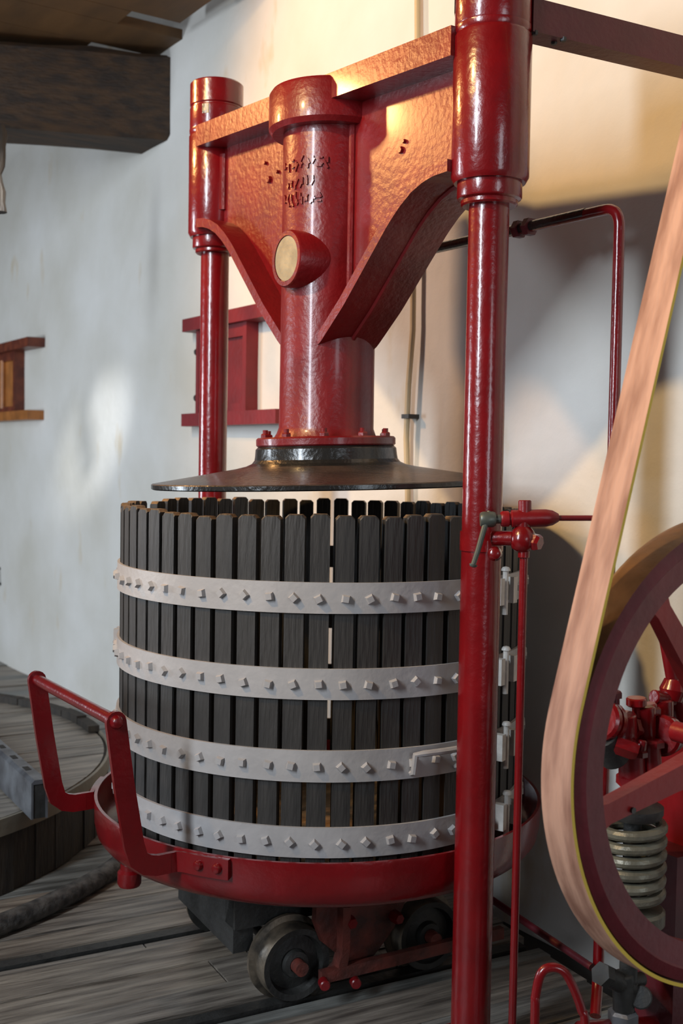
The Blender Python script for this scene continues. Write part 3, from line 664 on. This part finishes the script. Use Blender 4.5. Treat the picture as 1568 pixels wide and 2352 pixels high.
tag(finish('feed_pipe', bm, M['red_satin']), 'thin short red pipe running from the needle valve behind the belt', 'pipe')

# ================================================================== TALL BENT PIPE near the wall
X0 = 0.35; v0 = onx(1414, 800, X0); zt_ = onx(1390, 482, X0).z
tp = empty('bent_pipe', (X0, v0.y, 0), 'tall red pipe bent over at top, standing between belt and wall', 'pipe')
path = bendpath([(X0, 0.02, zt_ + 0.004), (X0, v0.y, zt_), (X0, v0.y, 0.17), (X0 - 0.07, v0.y - 0.06, 0.10)], 0.055, 8)
bm = nb(); tube(bm, path, 0.0145, 16); finish('pipe', bm, M['red'], tp)
bm = nb(); y2 = onx(1345, 492, X0).y; tube(bm, [(X0, 0.0, zt_ + 0.004), (X0, y2, zt_ + 0.002)], 0.0155, 14); o = finish('pipe_sleeve', bm, M['black'], tp); o['label'] = 'black pipe sleeve'
for px in (1190, 1214):
    yk = onx(px, 520, X0).y; bm = nb(); hexbolt(bm, (X0, yk - 0.012, zt_ + 0.002), (0, 1, 0), 0.026, 0.026); finish('union_nut', bm, M['maroon'], tp, smooth=20)
# sloping floor pipe
a, b = onz(1180, 2140, 0.27), onz(1362, 2247, 0.22)
bm = nb(); tube(bm, [Vector((X0 - 0.035, -0.30, 0.262)), Vector((X0 - 0.035, v0.y - 0.01, 0.20))], 0.010, 12)
tag(finish('low_pipe', bm, M['maroon']), 'thin dark red pipe running low beside the wall to the bent pipe', 'pipe')
# loop pipe in front
lp = [(1213, 2420), (1228, 2340), (1230, 2285), (1243, 2235), (1268, 2222), (1296, 2233), (1318, 2272), (1335, 2320), (1343, 2370), (1340, 2480)]
pts = [ondepth(x, y, 2.40) for x, y in lp]
pts[0].z = pts[0].z; low0 = pts[1].copy(); low0.z = 0.0; pts[0] = low0; l9 = pts[-2].copy(); l9.z = 0.0; pts[-1] = l9
# smooth
sm = []
for i in range(len(pts) - 1):
    p0_, p1_, p2_, p3_ = pts[max(i - 1, 0)], pts[i], pts[i + 1], pts[min(i + 2, len(pts) - 1)]
    for k in range(6):
        t = k / 6; sm.append(0.5 * ((2 * p1_) + (p2_ - p0_) * t + (2 * p0_ - 5 * p1_ + 4 * p2_ - p3_) * t * t + (3 * p1_ - p0_ - 3 * p2_ + p3_) * t ** 3))
sm.append(pts[-1])
bm = nb(); tube(bm, sm, 0.0098, 14); tag(finish('loop_pipe', bm, M['red']), 'glossy red pipe bent in an upside-down U near the pump', 'pipe')

# ================================================================== PUMP WITH FLYWHEEL PULLEY
D = 2.30
HC = ondepth(1703.3, 1720.2, D); RW = 0.483 * D / 2.35
pump = empty('belt_pump', (HC.x, HC.y + 0.25, 0), 'red belt-driven pump with spoked pulley wheel beside the press', 'pump')
yF = HC.y; WW = 0.078
bm = nb()   # rim
lathe(bm, [(RW - 0.075, 0.0), (RW - 0.030, -0.002), (RW - 0.026, -0.006), (RW - 0.002, 0.0), (RW + 0.002, WW * 0.3), (RW + 0.002, WW * 0.7), (RW - 0.002, WW), (RW - 0.026, WW), (RW - 0.045, WW * 0.7), (RW - 0.062, WW * 0.55), (RW - 0.075, WW * 0.4), (RW - 0.075, 0.0)], (0, 1, 0), (HC.x, yF, HC.z), 96,
      mis=[0, 0, 0, 2, 2, 2, 2, 0, 0, 0, 0])
wheel = finish('pulley_wheel', bm, [M['wheel_maroon'], M['rim_dark'], M['rim_tan']], pump, smooth=35)
bm = nb(); lathe(bm, [(0, -0.03), (0.05, -0.03), (0.055, -0.025), (0.055, 0.10), (0.022, 0.10), (0.022, 0.17), (0, 0.17)], (0, 1, 0), (HC.x, yF, HC.z), 32); finish('hub', bm, M['red_satin'], wheel)
def spoke_ang(px, py):
    p = ony(px, py, yF); return math.atan2(p.z - HC.z, p.x - HC.x)
sa1, sa2 = spoke_ang(1350, 1905), spoke_ang(1512, 1362)
for a in (sa1, sa2, sa1 + math.radians(78), sa2 - math.radians(78), (sa2 - math.radians(78) + sa1 + math.radians(78)) / 2 + (PI if False else 0)):
    bm = nb(); d = Vector((math.cos(a), 0, math.sin(a))); nn = Vector((-math.sin(a), 0, math.cos(a)))
    rings = []
    for r, w, t in ((0.04, 0.058, 0.045), (0.20, 0.048, 0.036), (RW - 0.10, 0.040, 0.030), (RW - 0.06, 0.060, 0.034)):
        c = HC + d * r + Vector((0, 0.026, 0)); rings.append([bm.verts.new(c + nn * sx * w / 2 + Vector((0, sy * t / 2, 0))) for sx, sy in ((-1, -1), (1, -1), (1, 1), (-1, 1))])
    for A, B in zip(rings, rings[1:]):
        for k in range(4): bm.faces.new([A[k], A[(k + 1) % 4], B[(k + 1) % 4], B[k]])
    bm.faces.new(rings[0]); bm.faces.new(rings[-1])
    sp_ = finish('spoke', bm, M['spoke_red'], wheel, smooth=30, bevel=0.006)
    if a == sa1:
        p = ony(1452, 1861, yF + 0.008); bm = nb(); cyl(bm, p, p + Vector((0, -0.004, 0)), 0.006, 12); finish('pin_hole', bm, M['black'], sp_)
# pump body behind the wheel
YP = -1.20
Q = lambda x, y, dy=0: ony(x, y, YP + dy)
pc = Q(1530, 2200, 0.05)
bm = nb(); prism(bm, [Vector((pc.x - 0.12, pc.y - 0.10, 0)), Vector((pc.x + 0.16, pc.y - 0.10, 0)), Vector((pc.x + 0.16, pc.y + 0.12, 0)), Vector((pc.x - 0.12, pc.y + 0.12, 0))], (0, 0, 0.12)); finish('pump_base', bm, M['maroon'], pump, smooth=0, bevel=0.01)
bm = nb(); box(bm, (pc.x - 0.045, pc.y - 0.06, 0.10), (pc.x + 0.13, pc.y + 0.08, 0.62)); finish('pump_pedestal', bm, M['maroon'], pump, smooth=30, bevel=0.015)
bm = nb(); box(bm, (pc.x + 0.03, pc.y - 0.05, 0.55), (pc.x + 0.16, pc.y + 0.07, 0.98)); finish('pump_body', bm, M['red_satin'], pump, smooth=30, bevel=0.02)
# spring
sc = Q(1450, 1985); r_s = 0.064; sz0 = Q(1450, 2068).z; sz1 = Q(1450, 1885).z
pts = []
turns = 6.2
for i in range(int(turns * 24) + 1):
    a = 2 * PI * i / 24; pts.append(Vector((sc.x + r_s * math.cos(a), sc.y + r_s * math.sin(a), sz0 + (sz1 - sz0) * i / (turns * 24))))
bm = nb(); tube(bm, pts, 0.0125, 10); finish('spring', bm, M['spring'], pump)
bm = nb(); lathe(bm, [(0, -0.05), (0.070, -0.05), (0.076, -0.044), (0.076, -0.018), (0.070, -0.012), (0, -0.012)], (0, 0, 1), (sc.x, sc.y, sz0), 32); finish('spring_seat', bm, M['spring'], pump)
bm = nb(); lathe(bm, [(0, 0.010), (0.060, 0.010), (0.066, 0.020), (0.066, 0.034), (0.04, 0.045), (0, 0.045)], (0, 0, 1), (sc.x, sc.y, sz1), 32); finish('spring_cap', bm, M['darkiron'], pump)
bm = nb(); cyl(bm, (sc.x, sc.y, sz0 - 0.20), (sc.x, sc.y, Q(1450, 1790).z), 0.020, 16); finish('spring_rod', bm, M['darkiron'], pump)
# valve chest: flanged pipes and fittings
def fit(name, m, *prims, smooth=30):
    bm = nb()
    for p in prims:
        if p[0] == 'c': cyl(bm, p[1], p[2], p[3], 20, cham=0.003)
        elif p[0] == 'h': hexbolt(bm, p[1], p[2], p[3], p[4])
        elif p[0] == 'l': lathe(bm, p[1], p[2], p[3], 24)
    return finish(name, bm, M[m], pump, smooth=smooth)
ax = (Q(1440, 1668, 0.0) - Q(1380, 1652, -0.02)).normalized()
f0 = Q(1376, 1652, 0)
fit('end_flange', 'red', ('l', [(0, 0), (0.040, 0), (0.046, 0.006), (0.046, 0.018), (0.036, 0.020), (0.036, 0.026), (0.045, 0.028), (0.045, 0.042), (0.030, 0.046), (0.030, 0.10), (0, 0.10)], ax, f0))
for px, py in ((1388, 1575), (1412, 1585)):
    fit('chest_bolt', 'maroon', ('c', Q(px, py + 35), Q(px, py), 0.010), ('h', Q(px, py + 18), Vector((0, 0, 1)), 0.015, 0.016))
fit('chest_body', 'red', ('c', Q(1425, 1640), Q(1430, 1735), 0.034), ('c', Q(1410, 1668), Q(1560, 1690), 0.017), ('c', Q(1478, 1620), Q(1482, 1760), 0.026))
for px, py, dy_, r_n in ((1446, 1672, -0.02, 0.027), (1500, 1684, -0.02, 0.026), (1528, 1690, -0.03, 0.034)):
    fit('union_nut', 'red', ('h', Q(px, py, dy_ + 0.02), Q(px + 14, py + 3, dy_ + 0.02) - Q(px, py, dy_ + 0.02), r_n, 0.018), smooth=20)
fit('bleed_screw', 'red', ('c', Q(1476, 1700, -0.045), Q(1470, 1735, -0.045), 0.010), ('h', Q(1470, 1738, -0.045), Vector((0, 0, 1)), 0.016, 0.014))
fit('chest_riser', 'red_satin', ('c', Q(1496, 1700, -0.03), Q(1500, 1775, -0.03), 0.019), ('h', Q(1500, 1715, -0.03), Vector((0, 0, 1)), 0.024, 0.016))
fit('valve_cap', 'red', ('c', Q(1462, 1650), Q(1461, 1612), 0.010), ('c', Q(1461, 1622), Q(1461, 1602), 0.0225))
fit('valve_cap', 'red', ('c', Q(1498, 1670), Q(1492, 1615), 0.015), ('h', Q(1494, 1640), Vector((0, 0, 1)), 0.022, 0.018))
fit('lower_union', 'red_satin', ('c', Q(1450, 1720), Q(1452, 1790), 0.030), ('h', Q(1451, 1802), Vector((0, 0, 1)), 0.036, 0.024))
fit('side_union', 'red', ('h', Q(1412, 1708, -0.02), Vector((0.6, -0.6, -0.25)), 0.022, 0.05))
fit('dark_elbow', 'darkiron', ('c', Q(1385, 1690), Q(1415, 1745, 0), 0.032), ('c', Q(1412, 1725), Q(1412, 1752), 0.022))
fit('upright_pipe', 'red_satin', ('c', Q(1550, 1600, 0.02), Q(1521, 1432, 0.02), 0.014))
fit('upright_elbow', 'red', ('l', [(0, -0.03), (0.024, -0.024), (0.032, 0), (0.024, 0.024), (0, 0.03)], Vector((0.2, 0, 1)), Q(1546, 1585, 0.02)), ('c', Q(1548, 1590, 0.02), Q(1570, 1670, 0.02), 0.022))
fit('side_flange', 'red', ('l', [(0, 0), (0.04, 0), (0.046, 0.006), (0.046, 0.016), (0.034, 0.02), (0.034, 0.028), (0.042, 0.030), (0.042, 0.042), (0, 0.046)], Vector((0.85, 0.25, -0.1)), Q(1515, 1690, -0.03)))
fit('upper_block', 'red', ('c', Q(1520, 1605, 0.02), Q(1520, 1650, 0.02), 0.026), ('c', Q(1500, 1600, 0.02), Q(1560, 1610, 0.02), 0.016))
# dark relief valve low on the pump
fit('relief_valve', 'darkiron', ('c', Q(1390, 2240), Q(1460, 2275), 0.022), ('h', Q(1378, 2236), Q(1400, 2245) - Q(1378, 2236), 0.026, 0.03), ('c', Q(1430, 2235), Q(1432, 2330), 0.024), ('c', Q(1470, 2290, -0.03), Q(1470, 2290, 0.06), 0.026), ('c', Q(1440, 2255), Q(1475, 2248), 0.016))
fit('relief_nut', 'steel', ('h', Q(1430, 2345), Vector((0, 0, 1)), 0.034, 0.026))
fit('relief_pipe', 'darkiron', ('c', Q(1430, 2340), Vector((Q(1430, 2340).x, Q(1430, 2340).y, 0.1)), 0.020))
fit('drain_pipe', 'red', ('c', Vector((Q(1330, 2365).x, Q(1330, 2365).y, Q(1330, 2365).z)), Q(1530, 2350, 0.05), 0.018))

# drive belt
RB = RW + 0.0022; TBt = 0.007
g1, g2 = ony(1413, 1291, yF), ony(1456, 1100, yF)
dbl = (g2 - g1); phi = math.atan2(dbl.x, dbl.z)           # lean of the run
at = PI - phi                                            # tangent point angle (x = cos, z = sin)
path = []
dirb2 = Vector((math.sin(phi), 0, math.cos(phi)))
tp0 = HC + Vector((math.cos(at), 0, math.sin(at))) * RB
for k in range(24, 0, -1): path.append((tp0 + dirb2 * (2.5 * k / 24), Vector((math.cos(at), 0, math.sin(at)))))
a_end = 2 * PI + phi
nn = 90
for k in range(nn + 1):
    a = at + (a_end - at) * k / nn; o_ = Vector((math.cos(a), 0, math.sin(a))); path.append((HC + o_ * RB, o_))
o_ = Vector((math.cos(a_end), 0, math.sin(a_end))); tp1 = HC + o_ * RB
for k in range(1, 25): path.append((tp1 + Vector((math.sin(-phi), 0, math.cos(-phi))) * (2.5 * k / 24), o_)) if False else path.append((tp1 + Vector((-o_.z, 0, o_.x)) * (2.5 * k / 24), o_))
bm = nb(); rings = []
for p, o_ in path:
    rings.append([bm.verts.new(p + Vector((0, y_, 0)) + o_ * r_) for y_, r_ in ((-0.003, 0), (-0.003, TBt), (WW - 0.004, TBt), (WW - 0.004, 0))])
for A, B in zip(rings, rings[1:]):
    for k in range(4):
        f = bm.faces.new([A[k], A[(k + 1) % 4], B[(k + 1) % 4], B[k]]); f.material_index = 1 if k in (0, 2) else 0
bm.faces.new(rings[0]); bm.faces.new(rings[-1])
tag(finish('drive_belt', bm, [M['belt'], M['belt_edge']], smooth=30), 'long flat tan leather drive belt round the pulley wheel', 'belt')

# ================================================================== ROUND WOODEN BASE, left
dc = Vector((-1.26, 2.10, 0)); DR = 1.32; DZ = 0.27
base = empty('round_press_base', dc, 'low round wooden press base with plank deck and metal band', 'press base')
bm = nb(); lathe(bm, [(0, 0.0), (DR - 0.05, 0.0), (DR - 0.05, DZ - 0.04), (0, DZ - 0.04)], (0, 0, 1), dc, 72); finish('core', bm, M['earth'], base)
ncs = 72
for k in range(ncs):
    a = 2 * PI * k / ncs
    if not (-2.3 < math.atan2(math.sin(a), math.cos(a)) < 0.9): continue
    mw = Matrix.Translation(dc) @ Matrix.Rotation(a, 4, 'Z')
    w = 2 * PI * DR / ncs * 0.985
    bm = nb(); box(bm, (DR - 0.06, -w / 2, 0.0), (DR - random.uniform(0.008, 0.016), w / 2, DZ - 0.012), mw); finish('side_stave', bm, M['deckside'], base, smooth=0, bevel=0.004, seg=1)
bm = nb(); lathe(bm, [(DR - 0.012, DZ - 0.062), (DR, DZ - 0.062), (DR, DZ - 0.002), (DR - 0.012, DZ - 0.002), (DR - 0.012, DZ - 0.062)], (0, 0, 1), dc, 96); finish('rim_band', bm, M['tubband'], base, smooth=30)
yb2 = -DR + 0.02
while yb2 < DR - 0.05:
    w = random.uniform(0.13, 0.19); ya_, yb3 = yb2, min(yb2 + w, DR - 0.03)
    xe = lambda yy_: math.sqrt(max((DR - 0.025) ** 2 - yy_ ** 2, 0.0004))
    ptsd = []
    for i in range(5): yy_ = ya_ + (yb3 - 0.004 - ya_) * i / 4; ptsd.append(Vector((xe(yy_), yy_, 0)))
    ptsd += [Vector((-xe(yb3), yb3 - 0.004, 0)), Vector((-xe(ya_), ya_, 0))]
    hz = random.uniform(-0.006, 0.0)
    bm = nb(); prism(bm, [Matrix.Rotation(-0.05, 3, 'Z') @ p + dc + Vector((0, 0, DZ - 0.04)) for p in ptsd], (0, 0, 0.036 + hz)); finish('deck_plank', bm, M['deck'], base, smooth=0, bevel=0.003, seg=1)
    yb2 = yb3 + 0.001
# dark broken kerb at the back of the deck
for k in range(9):
    a0 = math.radians(-8 + k * 8.2); a1 = a0 + math.radians(7.9); ri, ro_ = DR - 0.060, DR - 0.008 - random.uniform(0, 0.006)
    arc = [dc + Vector((math.cos(a) * ro_, math.sin(a) * ro_, DZ - 0.004)) for a in (a0, (a0 + a1) / 2, a1)] + [dc + Vector((math.cos(a) * ri, math.sin(a) * ri, DZ - 0.004)) for a in (a1, (a0 + a1) / 2, a0)]
    bm = nb(); prism(bm, arc, (0, 0, 0.034 + random.uniform(-0.008, 0.004)))
    finish('kerb_segment', bm, M['deckside'], base, smooth=0, bevel=0.004, seg=1)
# steel channel lying on the deck
e0_ = onz(72, 1797, DZ + 0.13); e1_ = onz(0, 1732, DZ + 0.13); ch0 = Vector((e0_.x, e0_.y, DZ)); cd = (e1_ - e0_).normalized(); cs = Vector((cd.y, -cd.x, 0)) * 0.6
bm = nb()
def prof(p): return [p + cs * a + Vector((0, 0, b)) for a, b in ((0, 0), (0, 0.125), (0.02, 0.135), (0.085, 0.135), (0.095, 0.125), (0.095, 0), (0.083, 0), (0.083, 0.12), (0.012, 0.12), (0.012, 0))]
prism(bm, prof(ch0), cd * 1.6)
chn = finish('steel_channel', bm, M['steel'], smooth=30); tag(chn, 'grey steel channel with slotted holes lying on the round wooden base', 'steel channel')
bm = nb(); p = ch0 + cd * 0.004; prism(bm, [p + cs * a + Vector((0, 0, b)) for a, b in ((0.012, 0.001), (0.083, 0.001), (0.083, 0.12), (0.012, 0.12))], cd * 0.02); finish('end_plate', bm, M['darkiron'], chn, smooth=0)
for k in range(6):
    p = ch0 + cd * (0.16 + 0.17 * k) + cs * 0.048 + Vector((0, 0, 0.135)); mw = Matrix.Translation(p) @ Matrix.Rotation(math.atan2(cd.y, cd.x), 4, 'Z')
    bm = nb(); box(bm, (-0.024, -0.010, -0.004), (0.024, 0.010, 0.0012), mw); finish('slot', bm, M['earth'], chn, smooth=0)
# rope hanging at the beam
rp = [ondepth(-4 + 5 * math.sin(k * 0.9), 290 + 22 * k, 4.75) for k in range(10)]
bm = nb(); tube(bm, rp, [0.028 + 0.006 * math.sin(k * 2.1) for k in range(10)], 10); tag(finish('hanging_rope', bm, M['deckside']), 'dark frayed rope hanging under the thick oak beam', 'rope')
# curved dark hose on the floor around the base
bm = nb(); pts = []
for k in range(40):
    a = math.radians(-115 + k * 2.35); r = 1.575 - 0.06 * max(0, (k - 18) / 20); pts.append(dc + Vector((math.cos(a) * r, math.sin(a) * r, 0.034)))
tube(bm, pts, 0.034, 14); tag(finish('floor_hose', bm, M['hose']), 'thick worn black hose curving round the wooden base on the floor', 'hose')
